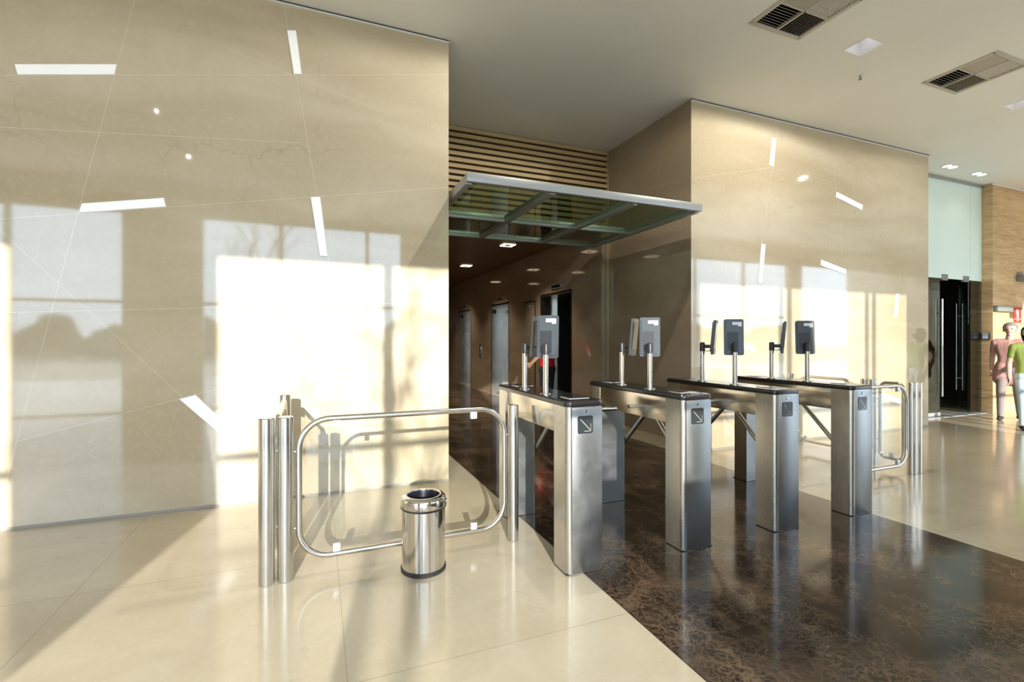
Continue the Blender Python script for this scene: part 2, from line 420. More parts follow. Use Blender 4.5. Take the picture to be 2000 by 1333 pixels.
for k, (a, b, z0, mull) in enumerate(BAYS):
    w = MB()
    for x in mull: w.box(x-.042, x+.042, FY-.11, FY-.03, z0, HEAD)
    w.box(a, b, FY-.10, FY-.04, 2.05, 2.105)
    w.box(a, b, FY-.10, FY-.04, HEAD-.04, HEAD)
    if z0 == 0: w.box(a, b, FY-.10, FY-.04, 0, .03)
    wo = struct('window_%d' % (k+1), w, M['frame_metal'], 'grey framed front window bay')
    g = MB().box(a, b, FY-.075, FY-.067, z0, HEAD).build('pane', M['glass_dim' if a == 3.0 else 'glass_win'], wo)
struct('terrain', MB().box(-120, 120, -160, FY-.15, -.3, -.12), M['ground'], 'paved ground outside the front')
# distant planting outside (what the polished walls mirror)
mb = MB(); r_ = random.Random(3)
for i in range(70):
    x = -45 + i*1.5 + r_.uniform(-.6, .6); h = r_.uniform(1.6, 3.8)
    old = set(mb.bm.verts)
    rr = bmesh.ops.create_icosphere(mb.bm, subdivisions=2, radius=1)
    for v in rr['verts']:
        k = 1 + r_.uniform(-.16, .16)
        v.co = Vector((x + v.co.x*1.6*k, -38 + v.co.y*1.3*k, h*.45 + v.co.z*h*.55*k))
o = mb.build('hedge_row', M['leaf']); tag(o, 'dark hedge across the paving outside the front windows', 'hedge', kind='stuff')

# ------------------------------------------------------------------ light strips let into the marble
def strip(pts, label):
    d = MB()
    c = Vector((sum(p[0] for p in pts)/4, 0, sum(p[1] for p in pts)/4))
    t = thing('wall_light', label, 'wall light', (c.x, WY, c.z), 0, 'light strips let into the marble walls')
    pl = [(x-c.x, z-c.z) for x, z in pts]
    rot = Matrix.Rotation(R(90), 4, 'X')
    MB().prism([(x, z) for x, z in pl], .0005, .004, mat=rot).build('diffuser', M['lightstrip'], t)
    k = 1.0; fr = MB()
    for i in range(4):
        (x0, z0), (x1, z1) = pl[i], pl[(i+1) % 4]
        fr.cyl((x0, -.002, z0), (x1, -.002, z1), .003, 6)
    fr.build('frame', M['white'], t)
strip([(-2.037,3.371),(-1.44,3.499),(-1.452,3.418),(-2.02,3.30)], 'white light strip highest on the far left of the left marble wall')
strip([(-1.652,2.403),(-1.137,2.503),(-1.123,2.435),(-1.67,2.332)], 'white light strip tilting up right, mid height on the left marble wall')
strip([(-.248,4.047),(-.179,4.064),(-.134,3.695),(-.195,3.682)], 'upright white light strip just under the ceiling, left marble wall')
strip([(-.06,2.626),(.015,2.639),(.078,2.118),(.015,2.118)], 'upright white light strip touching the sun patch, left marble wall')
strip([(-1.031,.899),(-.922,.927),(-.60,.57),(-.70,.545)], 'white light strip low down, running into the edge of the sun patch')
strip([(5.535,4.034),(5.608,4.032),(5.56,3.654),(5.485,3.667)], 'upright white light strip highest on the right marble wall')
strip([(6.794,3.465),(7.362,3.336),(7.345,3.26),(6.775,3.39)], 'white light strip sloping down right, upper part of the right marble wall')
strip([(5.344,2.625),(5.417,2.617),(5.353,2.102),(5.28,2.11)], 'upright white light strip above the sun patch, right marble wall')
strip([(6.474,2.486),(6.997,2.378),(6.989,2.302),(6.463,2.408)], 'white light strip sloping down right just above the sun patch')
strip([(8.132,2.069),(8.21,2.067),(8.16,1.71),(8.073,1.709)], 'upright white light strip in the sun patch near the right corner')
strip([(4.72,1.40),(5.235,1.294),(5.226,1.215),(4.71,1.32)], 'white light strip behind the scanner of the third turnstile')
strip([(7.86,.56),(8.323,.438),(8.26,.378),(7.82,.50)], 'white light strip low down, seen through the right glass barrier')

# ------------------------------------------------------------------ turnstiles
W, L = .247, 1.15
BODY, BEAMZ, CAPZ = .98, .815, 1.015
LEG = .165
def make_turnstile(label):
    t = thing('turnstile', label, 'turnstile', (0,0,0), 0, 'four stainless steel turnstiles')
    # legs (outer corners rounded, with a slim reveal next to the end panel)
    for (y0, y1, cr, nm, sgn) in ((0, LEG, (1,1,0,0), 'front_leg', 1), (L-LEG, L, (0,0,1,1), 'rear_leg', -1)):
        o = MB().prism(rrect(0, W, y0, y1, .032, 8, cr), .004, BODY).build(nm, M['steel'], t)
        ye = y0 - .0008 if sgn == 1 else y1 + .0008
        yi = y1 + .0012 if sgn == 1 else y0 - .0012
        MB().box(.034, W-.010, min(ye, ye+.003*sgn), max(ye, ye+.003*sgn), .006, BODY-.004, .0008).build('end_panel', M['steel_face'], o)
        MB().box(.006, W-.006, min(yi, yi-.002*sgn), max(yi, yi-.002*sgn), .006, BEAMZ-.002).build('inner_panel', M['steel_face'], o)
        MB().box(-.001, W+.001, y0+.004, y1-.004, 0, .006).build('foot_plate', M['rubber'], o)
    b = MB().box(.0015, W-.0015, LEG+.001, L-LEG-.001, BEAMZ, BODY, .002)
    b.build('beam', M['steel_beam'], t)
    # cap with a half-round nosing
    cap = MB(); prof = [(.0, BODY), (.006, BODY+.002), (.009, BODY+.012), (.007, BODY+.026), (-.004, CAPZ)]
    rings = []
    for off, z in prof:
        pts = rrect(-off, W+off, -off, L+off, .034+off, 8)
        rings.append([cap.bm.verts.new((x, y, z)) for x, y in pts])
    k = len(rings[0])
    for a, c in zip(rings, rings[1:]):
        for i in range(k): cap.bm.faces.new((a[i], a[(i+1)%k], c[(i+1)%k], c[i]))
    cap.bm.faces.new(rings[0][::-1]); cap.bm.faces.new(rings[-1])
    cap.build('cap', M['black'], t)
    # card readers let into the cap
    for y in (.16, L-.16):
        rd = MB().box(.075, .205, y-.055, y+.055, CAPZ-.001, CAPZ+.004, .002).build('card_reader', M['reader'], t)
        MB().box(.070, .210, y-.060, y+.060, CAPZ-.001, CAPZ+.0025, .001).build('reader_rim', M['reader_edge'], rd)
    # pictogram window with a diagonal arrow, and a key lock
    px0, px1, pz0, pz1 = .070, .172, .822, .926
    rot = Matrix.Rotation(R(90), 4, 'X')
    p = MB().prism([(x, z) for x, z in rrect(px0, px1, pz0, pz1, .012, 5)], .0008, .0040, mat=rot).build('pictogram', M['pict'], t)
    a = MB()
    def bar(x0, z0, x1, z1, w):
        d = Vector((x1-x0, 0, z1-z0)).normalized(); s_ = Vector((-d.z, 0, d.x))*w
        A, B = Vector((x0, -.0046, z0)), Vector((x1, -.0046, z1))
        a.quad([A-s_, B-s_, B+s_, A+s_])
    bar(.086, .908, .152, .842, .0016); bar(.112, .836, .156, .836, .0013); bar(.157, .836, .157, .880, .0008)
    a.build('arrow', M['arrow'], p)
    lk = MB().cyl((.122, .001, .953), (.122, -.007, .953), .0085, 18, bev=.0015).build('lock', M['chrome'], t)
    MB().box(.1205, .1235, -.0078, -.0068, .949, .957).build('keyhole', M['blackmatt'], lk)
    # tripod: tilted hub on the passage side, three mutually square arms
    hc = Vector((W+.012, L*.58, .858)); ax = Vector((1, 0, -1)).normalized()
    hub = MB().cyl(hc - ax*.035, hc + ax*.040, .048, 28, bev=.006).build('hub', M['chrome'], t)
    st = hc + ax*.018
    for d in ((1,0,0), (0,.7071,-.7071), (0,-.7071,-.7071)):
        d = Vector(d); s0 = st + d*.02
        ar = MB(); ar.cyl(s0, s0 + d*.50, .0185, 18, bev=.005); ar.build('arm', M['tube'], t)
    return t
TX = [1.338, 2.182, 3.010, 3.836]; TY = 2.46
TL = ['stainless turnstile nearest the waste bin, fully sunlit front', 'stainless turnstile second from the bin, with a shadow line across its front',
      'stainless turnstile third from the bin, second from the right glass barrier', 'stainless turnstile farthest right, beside the right glass barrier']
t0 = make_turnstile(TL[0]); t0.location = (TX[0], TY, 0.0025)
for x, l in list(zip(TX, TL))[1:]: dup(t0, (x, TY, 0.0025), label=l)

# ------------------------------------------------------------------ face scanners on poles
def make_scanner(label, ang, off, tilt, shell):
    t = thing('face_scanner', label, 'face scanner', (0,0,0), 0, 'face scanners on the turnstile tops')
    MB().lathe([(.040,0),(.040,.004),(.036,.007),(.022,.008)], 28).build('base_flange', M['chrome'], t)
    MB().lathe([(.0185,.006),(.0185,.262)], 22).build('pole', M['tube'], t)
    MB().lathe([(.0215,.258),(.0215,.325),(.018,.333),(.006,.336)], 22).build('collar', M['blackmatt'], t)
    m = Matrix.Rotation(ang, 4, 'Z')
    br = MB().box(-.014, .014, .010, off-.012, .285, .315, .004, mat=m)
    pts = [m @ Vector((.008, .018, .285)), m @ Vector((.008, .022, .262)), m @ Vector((.008, .040, .258)), m @ Vector((.008, off-.015, .275)), m @ Vector((.008, off-.012, .295))]
    bo = br.build('bracket', M['blackmatt'], t)
    MB().tube(pts, .003, 8).build('cable', M['rubber'], bo)
    tm = m @ Matrix.Translation((0, off, .378)) @ Matrix.Rotation(tilt, 4, 'X')
    rot = Matrix.Rotation(R(90), 4, 'X')
    tb = MB()
    out = rrect(-.073, .073, -.146, .146, .014, 6)
    tb.prism(out, -.012, .008, mat=tm @ rot)
    tb.prism(rrect(-.062, .062, -.128, .132, .008, 4), .008, .017, mat=tm @ rot)     # rear rib
    to = tb.build('tablet', shell, t)
    MB().prism(rrect(-.064, .064, -.095, .118, .006, 4), -.0135, -.011, mat=tm @ rot).build('screen', M['screen'], to)
    MB().prism(rrect(-.052, .030, -.110, .040, .004, 3), .0172, .0195, mat=tm @ rot).build('rear_plate', M['blackmatt'], to)
    MB().box(-.058, .012, .0172, .0182, .098, .122, mat=tm @ Matrix.Rotation(PI, 4, 'Z')).box(-.058, -.030, .0172, .0182, .086, .098, mat=tm @ Matrix.Rotation(PI, 4, 'Z')).build('sticker', M['sticker'], to)
    for x in (-.018, .018): MB().cyl(tm @ Vector((x, .0110, .133)), tm @ Vector((x, .0138, .133)), .006, 12).build('camera_lens', M['chrome'], to)
    return t
M['tablet_light'] = M['tablet']
sf = make_scanner('x', R(-38.5), .066, R(-5), M['tablet'])
sr = make_scanner('x', R(-141.5), .095, R(-5), M['tablet'])
FL = ['face scanner at the near end of the turnstile by the bin', 'face scanner at the near end of the second turnstile from the bin',
      'face scanner at the near end of the third turnstile', 'face scanner at the near end of the farthest right turnstile']
RL = [f.replace('near end', 'far end') for f in FL]
for i, x in enumerate(TX):
    pf, pr = (x+.066, TY+.415, .0035+CAPZ), (x+.066, TY+.765, .0035+CAPZ)
    if i == 0:
        sf.location = pf; sf['label'] = FL[0]; sr.location = pr; sr['label'] = RL[0]
    else:
        dup(sf, pf, label=FL[i]); dup(sr, pr, label=RL[i])

# ------------------------------------------------------------------ posts and glass barriers
def post(x, y, label, h=.936, r=.042):
    o = MB().lathe([(r-.002,0),(r,.002),(r,h-.004),(r-.004,h)], 32).build('barrier_post', M['tube'], loc=(x, y, 0))
    return tag(o, label, 'post', 'stainless barrier posts')
post(-.270, 3.03, 'stainless post, left one of the front pair near the sun patch')
post(-.174, 3.035, 'stainless post, right one of the front pair, beside the left glass barrier')
post(-.245, 4.26, 'stainless post behind the front pair, next to the left marble wall')
post(1.243, 3.055, 'slim stainless post between the left glass barrier and the first turnstile', .93, .037)
post(5.655, 3.03, 'stainless post, left one of the front pair beyond the last turnstile')
post(5.755, 3.035, 'stainless post, right one of the front pair beyond the last turnstile')
post(5.69, 3.43, 'stainless post behind the right front pair, near one of two')
post(5.72, 3.53, 'stainless post behind the right front pair, far one of two')
post(5.70, 4.42, 'stainless post by the right marble wall, behind the last turnstile')
def barrier(p0, p1, z0, z1, rc, label, clips=True):
    p0, p1 = Vector((*p0, 0)), Vector((*p1, 0)); Ln = (p1-p0).length
    ang = math.atan2(p1.y-p0.y, p1.x-p0.x)
    t = thing('glass_barrier', label, 'barrier', (p0.x, p0.y, 0), ang, 'glass barriers in tube frames')
    rt = .0175
    path = [(x, 0, z) for x, z in rrect(rt, Ln-rt, z0+rt, z1-rt, rc, 10)]
    # add straight subdivisions so the sweep keeps its roundness
    fr = MB().tube(path, rt, 16, closed=True).build('tube_frame', M['tube'], t)
    gi = .035
    gl = MB(); rot = Matrix.Rotation(R(90), 4, 'X')
    gl.prism([(x, z) for x, z in rrect(rt+gi, Ln-rt-gi, z0+rt+gi, z1-rt-gi, max(.02, rc-gi), 8)], -.004, .004, mat=rot)
    gl.build('glass_panel', M['glass'], t)
    xs = (Ln*.17, Ln*.82) if Ln > .6 else (Ln*.5,)
    for x in xs:
        for z, s_ in ((z0+2*rt, 1), (z1-2*rt, -1)):
            za, zb = sorted((z - .004*s_, z + .042*s_))
            MB().box(x-.021, x+.021, -.013, .013, za, zb, .003).build('glass_clip', M['clip'], t)
    pn = MB()
    for x, d in ((0, -1), (Ln, 1)):
        for z in (z0+.2, z1-.2): pn.cyl((x+.015*(-d), 0, z), (x+.008*d, 0, z), .007, 10)
    pn.build('fixing_pin', M['chrome'], t)
    return t
barrier((-.121, 3.045), (1.195, 3.055), .085, .928, .17, 'large glass barrier in a rounded tube frame, behind the waste bin')
barrier((-.222, 3.12), (-.243, 4.195), .085, .928, .17, 'glass barrier seen edge-on between the left posts and the marble wall')
barrier((4.67, 3.03), (5.585, 3.03), .085, .928, .17, 'right glass barrier facing forward, beside the farthest right turnstile')
barrier((5.70, 3.115), (5.69, 3.37), .085, .928, .06, 'narrow glass barrier between the right front posts and the posts behind')
barrier((5.715, 3.60), (5.70, 4.36), .085, .928, .17, 'glass barrier running back to the right marble wall')
post(4.62, 3.03, 'stainless post just right of the last turnstile, mostly hidden behind it', .93, .037)

# ------------------------------------------------------------------ waste bin
bt = thing('waste_bin', 'polished steel waste bin with open ring lid, before the large glass barrier', 'bin', (.588, 2.878, 0))
MB().lathe([(.128,0),(.134,.004),(.134,.024),(.130,.027)], 48).build('base_ring', M['rubber'], bt)
MB().lathe([(.1285,.022),(.1285,.40),(.126,.40),(.126,.03)], 48, cap=False).build('body', M['chrome'], bt)
MB().lathe([(.1305,.372),(.1355,.376),(.1355,.384),(.1305,.388)], 48, cap=False).build('seal_ring', M['rubber'], bt)
lid = MB().lathe([(.133,.382),(.1345,.386),(.1335,.420),(.131,.434),(.122,.444),(.108,.450),(.098,.449),(.094,.442),(.093,.400)], 48, cap=False).build('lid', M['chrome'], bt)
MB().lathe([(.0935,.430),(.0915,.445),(.088,.435),(.080,.25),(.078,.06),(.002,.05)], 40, cap=False).build('bin_liner', M['bag'], bt)
for sg in (1,):
    MB().cyl((.134*math.cos(R(-18)), .134*math.sin(R(-18)), .405), (.141*math.cos(R(-18)), .141*math.sin(R(-18)), .405), .017, 18, bev=.002).build('hinge_button', M['chrome'], bt)

# ------------------------------------------------------------------ slatted cladding and glass canopy
sl = thing('slat_cladding', 'horizontal timber slats above the lobby mouth', 'wall cladding', (1.18, SY, 0))
MB().box(0, 2.97, -.005, .10, 3.03, CZ).build('backing_board', M['slat_back'], sl)
z = CZ - .008; first = None
while z > 3.06:
    MB().box(.002, 2.968, -.045, -.005, z-.052, z, .003).build('slat', M['slat'], sl); z -= .0845
cn = thing('glass_canopy', 'green glass canopy in a grey metal frame over the lobby mouth', 'canopy', (0, 0, 0))
CY0, CY1, CX0, CX1, CB, CT = 4.06, 6.33, 1.215, 3.875, 2.775, 2.855
def bar(nm, *a): MB().box(*a, .003).build(nm, M['frame_metal'], cn)
bar('front_bar', CX0, CX1, CY0, CY0+.05, CB, CT)
bar('cross_bar', CX0, CX1, 5.32, 5.37, CB, CT-.004)
bar('rear_bar', CX0, CX1, CY1-.05, CY1, CB, CT-.004)
XB = [CX0, 2.05, 3.00, CX1-.06]
for x in XB: bar('rafter', x, x+.06, CY0+.05, CY1-.05, CB-.012, CT-.008)
for i in range(3):
    for (a, b) in ((CY0+.05, 5.32), (5.37, CY1-.05)):
        MB().box(XB[i]+.06, XB[i+1], a, b, CB+.030, CB+.040).build('glass_pane', M['glass_green'], cn)

# ------------------------------------------------------------------ lifts
LN = ['nearest', 'middle', 'farthest']
for i, (a, b) in enumerate(EY):
    t = thing('lift_entrance', ['open lift doorway nearest the turnstiles, dark inside', 'lift doorway in the middle of the lobby wall', 'lift doorway farthest down the lobby wall'][i], 'lift', (4.07, a, 0), 0, 'lift doorways in the lobby')
    w = b - a
    f = MB().box(.0, .34, w-.012, w+.03, 0, 2.25).box(.0, .34, -.03, .012, 0, 2.25).box(0, .34, .012, w-.012, 2.20, 2.25)
    f.build('door_frame', M['steel'], t)
    if i == 0:
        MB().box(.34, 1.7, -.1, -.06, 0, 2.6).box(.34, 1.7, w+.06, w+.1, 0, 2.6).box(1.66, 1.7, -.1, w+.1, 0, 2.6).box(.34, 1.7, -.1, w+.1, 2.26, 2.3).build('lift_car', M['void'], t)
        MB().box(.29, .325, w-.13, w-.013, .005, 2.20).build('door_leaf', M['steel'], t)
    else:
        MB().box(.26, .30, .013, w/2-.002, .005, 2.20).build('door_leaf', M['steel'], t)
        MB().box(.26, .30, w/2+.002, w-.013, .005, 2.20).build('door_leaf', M['steel'], t)
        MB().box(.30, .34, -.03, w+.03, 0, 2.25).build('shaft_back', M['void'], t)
    MB().box(.02, .12, w-.016, w-.011, 2.03, 2.13, .001).build('floor_plate', M['blackmatt'], t)
    ib = MB().box(-.035, .002, w*.25, w*.62, 2.31, 2.39, .004).build('indicator_box', M['greybox'], t)
    MB().box(-.037, -.034, w*.30, w*.57, 2.325, 2.375).build('indicator_screen', M['screen'], ib)
cp = MB().box(4.052, 4.07, 12.25, 12.40, .90, 1.25, .003).build('call_plate', M['chrome']); tag(cp, 'small upright steel call plate between the far lift doorways', 'call plate')
for z in (1.03, 1.12):
    MB().cyl((4.053, 12.325, z), (4.046, 12.325, z), .018, 14).build('call_button', M['white'], cp)
hp = MB().box(4.058, 4.0695, 8.82, 9.38, .35, 2.16, .002).build('service_panel', M['wall_lobby']); tag(hp, 'flush brown access panel between the near and middle lift doorways', 'panel')
MB().box(4.050, 4.0585, 8.83, 9.37, 2.135, 2.17).box(4.054, 4.0585, 8.80, 8.825, .35, 2.17).build('shadow_edge', M['gap'], hp)

def lobby_lamp(x, y, label):
    t = thing('downlight', label, 'ceiling light', (x, y, LC), 0, 'square downlights in the lobby ceiling')
    f = MB()
    for (a, b, c, d) in ((-.115,.115,-.115,-.075), (-.115,.115,.075,.115), (-.115,-.075,-.075,.075), (.075,.115,-.075,.075)):
        f.box(a, b, c, d, -.012, -.0005, .001)
    f.build('frame', M['lamp_warm'], t)
    MB().lathe([(.052,-.010),(.052,-.002),(.030,-.001)], 20).build('lamp', M['greybox'], t)
    return t
names = ['nearest to the wood slats', 'in the middle of the row', 'at the far end of the row']
for j, y in enumerate((8.15, 10.80, 13.52)):
    lobby_lamp(3.21, y, 'square downlight %s beside the lift wall' % names[j])
    lobby_lamp(1.95, y, 'square downlight %s away from the lifts' % names[j])

# ------------------------------------------------------------------ ceiling fittings
def diffuser(x0, x1, y0, y1, label):
    t = thing('ceiling_vent', label, 'ceiling vent', (x0, y0, CZ), 0, 'louvred vents in the ceiling')
    w, d = x1-x0, y1-y0; fr = .028
    f = MB()
    for a in ((-fr, w+fr, -fr, 0.012), (-fr, w+fr, d-.012, d+fr), (-fr, .012, 0, d), (w-.012, w+fr, 0, d)): f.box(a[0], a[1], a[2], a[3], -.010, .004, .002)
    f.box(w/2-.008, w/2+.008, 0, d, -.009, .02).box(0, w, d/2-.008, d/2+.008, -.009, .02)
    f.build('frame', M['vent'], t)
    MB().box(0, w, 0, d, .13, .15).box(0, .004, 0, d, 0, .14).box(w-.004, w, 0, d, 0, .14).box(0, w, 0, .004, 0, .14).box(0, w, d-.004, d, 0, .14).build('duct_box', M['duct'], t)
    nS = 9
    for qx in (0, 1):
        for qy in (0, 1):
            X0, X1 = (.012, w/2-.008) if qx == 0 else (w/2+.008, w-.012)
            Y0, Y1 = (.012, d/2-.008) if qy == 0 else (d/2+.008, d-.012)
            lv = MB()
            alongx = (qx == 0) if qy == 1 else (qx == 1)
            for i in range(nS):
                if alongx:
                    c = Y0 + (i+.5)*(Y1-Y0)/nS; tilt = R(42) if qy == 1 else R(-22)
                    m = Matrix.Translation(((X0+X1)/2, c, .004)) @ Matrix.Rotation(tilt, 4, 'X')
                    lv.box(-(X1-X0)/2, (X1-X0)/2, -.017, .017, -.001, .001, mat=m)
                else:
                    c = X0 + (i+.5)*(X1-X0)/nS; tilt = R(-42) if qx == 1 else R(22)
                    m = Matrix.Translation((c, (Y0+Y1)/2, .004)) @ Matrix.Rotation(tilt, 4, 'Y')
                    lv.box(-.017, .017, -(Y1-Y0)/2, (Y1-Y0)/2, -.001, .001, mat=m)
            lv.build('louvre', M['vent'], t)
    return t
diffuser(3.70, 4.29, 2.68, 3.25, 'square louvred ceiling vent cut by the top edge of the photo')
diffuser(6.37, 6.96, 2.67, 3.28, 'square louvred ceiling vent farther right, whole in view')
def recess(x0, x1, y0, y1, label):
    t = thing('recessed_light', label, 'ceiling light', (x0, y0, CZ), 0, 'deep square recessed ceiling lights')
    w, d = x1-x0, y1-y0
    h = MB()
    for a in ((0,.006,0,d),(w-.006,w,0,d),(.006,w-.006,0,.006),(.006,w-.006,d-.006,d)): h.box(*a, -.003, .16)
    h.box(0, w, 0, d, .16, .17)
    h.build('housing', M['white'], t)
    MB().lathe([(.085,.158),(.085,.150),(.060,.125),(.02,.120)], 28, mat=Matrix.Translation((w/2, d/2, 0))).build('lamp', M['lamp_cool'], t)
recess(4.90, 5.165, 2.995, 3.235, 'deep square recessed light between the two vents')
recess(7.93, 8.195, 3.02, 3.26, 'deep square recessed light at the right edge of the photo')
recess(1.87, 2.135, 3.0, 3.24, 'unseen recessed fill light added above the first turnstiles')  # fill lamp added out of view to brighten the slats and hall
recess(-2.03, -1.765, 1.70, 1.94, 'deep square recessed light above the left floor')
recess(-2.03, -1.765, .06, .30, 'deep square recessed light close to the front windows')
sp = thing('sprinkler', 'small sprinkler head hanging from the ceiling near the recessed light', 'sprinkler', (5.53, 3.46, CZ))
MB().lathe([(.030,0),(.028,-.006),(.010,-.008)], 20).build('escutcheon', M['white'], sp)
MB().cyl((0,0,-.004), (0,0,-.045), .009, 12).build('body', M['greybox'], sp)
MB().cyl((0,0,-.045), (0,0,-.049), .020, 16).build('deflector', M['greybox'], sp)
def twin(x, y, label):
    t = thing('twin_spotlight', label, 'ceiling light', (x, y, CZ), 0, 'twin spotlights in the far ceiling')
    MB().prism(rrect(-.17, .17, -.10, .10, .09, 8), -.008, -.0005).build('frame', M['white'], t)
    for dx in (-.08, .08):
        MB().lathe([(.062,-.012),(.062,-.007),(.03,-.007)], 20, mat=Matrix.Translation((dx, 0, 0))).build('lamp', M['lamp_cool'], t)
twin(9.85, 4.72, 'twin spotlight in the ceiling nearest the right marble wall')
twin(10.77, 4.74, 'twin spotlight in the ceiling nearer the timber wall')

# ------------------------------------------------------------------ frosted screen and glass doors, far right
DY = 5.10
fp = MB().box(8.95, 11.645, DY-.012, DY+.012, 2.475, CZ-.05).build('frosted_panel', M['frost']); tag(fp, 'tall pale green frosted glass panel above the glass doors', 'glass panel')
MB().box(11.27, 11.275, DY-.0135, DY-.0122, 2.475, CZ-.05).build('joint_line', M['clip'], fp)
for x in (10.45, 11.12):
    MB().box(x-.09, x+.09, DY-.022, DY+.022, 2.44, 2.55, .004).build('patch_fitting', M['greybox'], fp)
dl = thing('glass_door', 'left leaf of the glass doors with long steel pull bars', 'door', (9.4, DY, 0))
MB().box(0, .92, -.006, .006, .012, 2.465).build('leaf', M['glass_door'], dl)
for y in (-.05, .05):
    h = MB().cyl((.90, y, .36), (.90, y, 2.10), .017, 16)
    for z in (.6, 1.85): h.cyl((.90, y, z), (.90, 0, z), .009, 10)
    h.build('pull_bar', M['tube'], dl)
MB().box(.0, .92, -.016, .016, .012, .07, .003).build('bottom_rail', M['clip'], dl)
dr = thing('glass_door', 'right leaf of the glass doors, standing ajar next to the dark opening', 'door', (11.262, DY+.016, 0), R(33))
MB().box(.0, .92, -.006, .006, .012, 2.455).build('leaf', M['glass_door'], dr)
for y in (-.05, .05):
    h = MB().cyl((.84, y, .36), (.84, y, 2.10), .017, 16)
    for z in (.6, 1.85): h.cyl((.84, y, z), (.84, 0, z), .009, 10)
    h.build('pull_bar', M['tube'], dr)
sg = MB().box(11.285, 11.645, DY-.006, DY+.006, .003, 2.465).build('side_panel', M['glass_door']); tag(sg, 'fixed grey green glass side panel between the doors and the timber wall', 'glass panel')
struct('trim_threshold', MB().box(8.95, 11.65, 4.98, 5.2, .0, .006, m=M['clip']).box(8.95, 11.65, 5.04, 5.06, .0, .008, m=M['gap']).box(8.95, 11.65, 5.11, 5.13, .0, .008, m=M['gap']), M['clip'], 'metal threshold of the glass doors')
rd = thing('card_terminal', 'small blue lit card terminal on the side of the timber wall', 'card terminal', (11.645, 5.02, 1.44))
MB().box(-.035, .003, -.055, .055, -.07, .07, .005).build('case', M['blackmatt'], rd)
MB().box(-.037, -.034, -.042, .042, -.055, .02).build('screen', M['screen_blue'], rd)
MB().box(-.037, -.034, -.048, .048, .03, .06).build('label_strip', M['sticker'], rd)
wp = MB().box(11.74, 11.99, 4.90, 4.93, .33, 1.37, .004).build('notice_panel', M['white']); tag(wp, 'narrow upright white panel on the timber wall', 'panel')
gb = MB().box(11.655, 12.20, 4.86, 4.93, 1.90, 2.0, .004).build('wall_rail', M['greybox']); tag(gb, 'short grey rail fixed across the timber wall', 'rail')
gx = thing('wall_unit', 'grey box high on the timber wall at the right edge of the photo', 'wall unit', (12.45, 4.93, 2.5))
MB().box(0, .6, -.12, 0, 0, .10, .004).build('lower_case', M['greybox'], gx)
MB().box(.03, .6, -.10, 0, .105, .17, .004).build('upper_case', M['frame_metal'], gx)
def ext_icon(mb, cx, cz, s_, y, m):
    mb.prism(rrect(cx-.18*s_, cx+.18*s_, cz-.5*s_, cz+.25*s_, .1*s_, 4), -y, -y+.001, m=m, mat=Matrix.Rotation(R(90), 4, 'X'))
    mb.box(cx-.07*s_, cx+.07*s_, y-.001, y, cz+.25*s_, cz+.38*s_, m=m)
    mb.box(cx-.2*s_, cx+.16*s_, y-.001, y, cz+.36*s_, cz+.44*s_, m=m)
    mb.box(cx-.27*s_, cx-.2*s_, y-.001, y, cz-.1*s_, cz+.42*s_, m=m)
fs = MB().box(12.37, 12.63, 4.922, 4.93, 1.70, 2.0, .002).build('fire_sign', M['red']); tag(fs, 'red fire extinguisher sign flat on the timber wall', 'sign')
ic = MB(); ext_icon(ic, 12.50, 1.885, .19, 4.921, M['pale']); ic.build('extinguisher_symbol', M['pale'], fs)
tx = MB()
for k in range(9): tx.box(12.40+.023*k, 12.417+.023*k, 4.920, 4.9215, 1.762, 1.776)
for k in range(3): tx.box(12.465+.024*k, 12.483+.024*k, 4.920, 4.9215, 1.730, 1.746)
tx.build('lettering', M['pale'], fs)
f2 = thing('flag_sign', 'small red and white extinguisher flag sign standing off the timber wall', 'sign', (12.25, 4.70, 1.84), R(-20))
MB().box(-.075, .075, -.004, .004, 0, .24, .002).build('plate', M['pale'], f2)
MB().box(-.062, .062, -.006, -.0042, .014, .226).build('red_field', M['red'], f2)
ic = MB(); ext_icon(ic, 0, .125, .19, -.0062, M['pale']); ic.build('extinguisher_symbol', M['pale'], f2)
MB().box(-.006, .006, .004, .235, .10, .12).build('flag_arm', M['greybox'], f2)

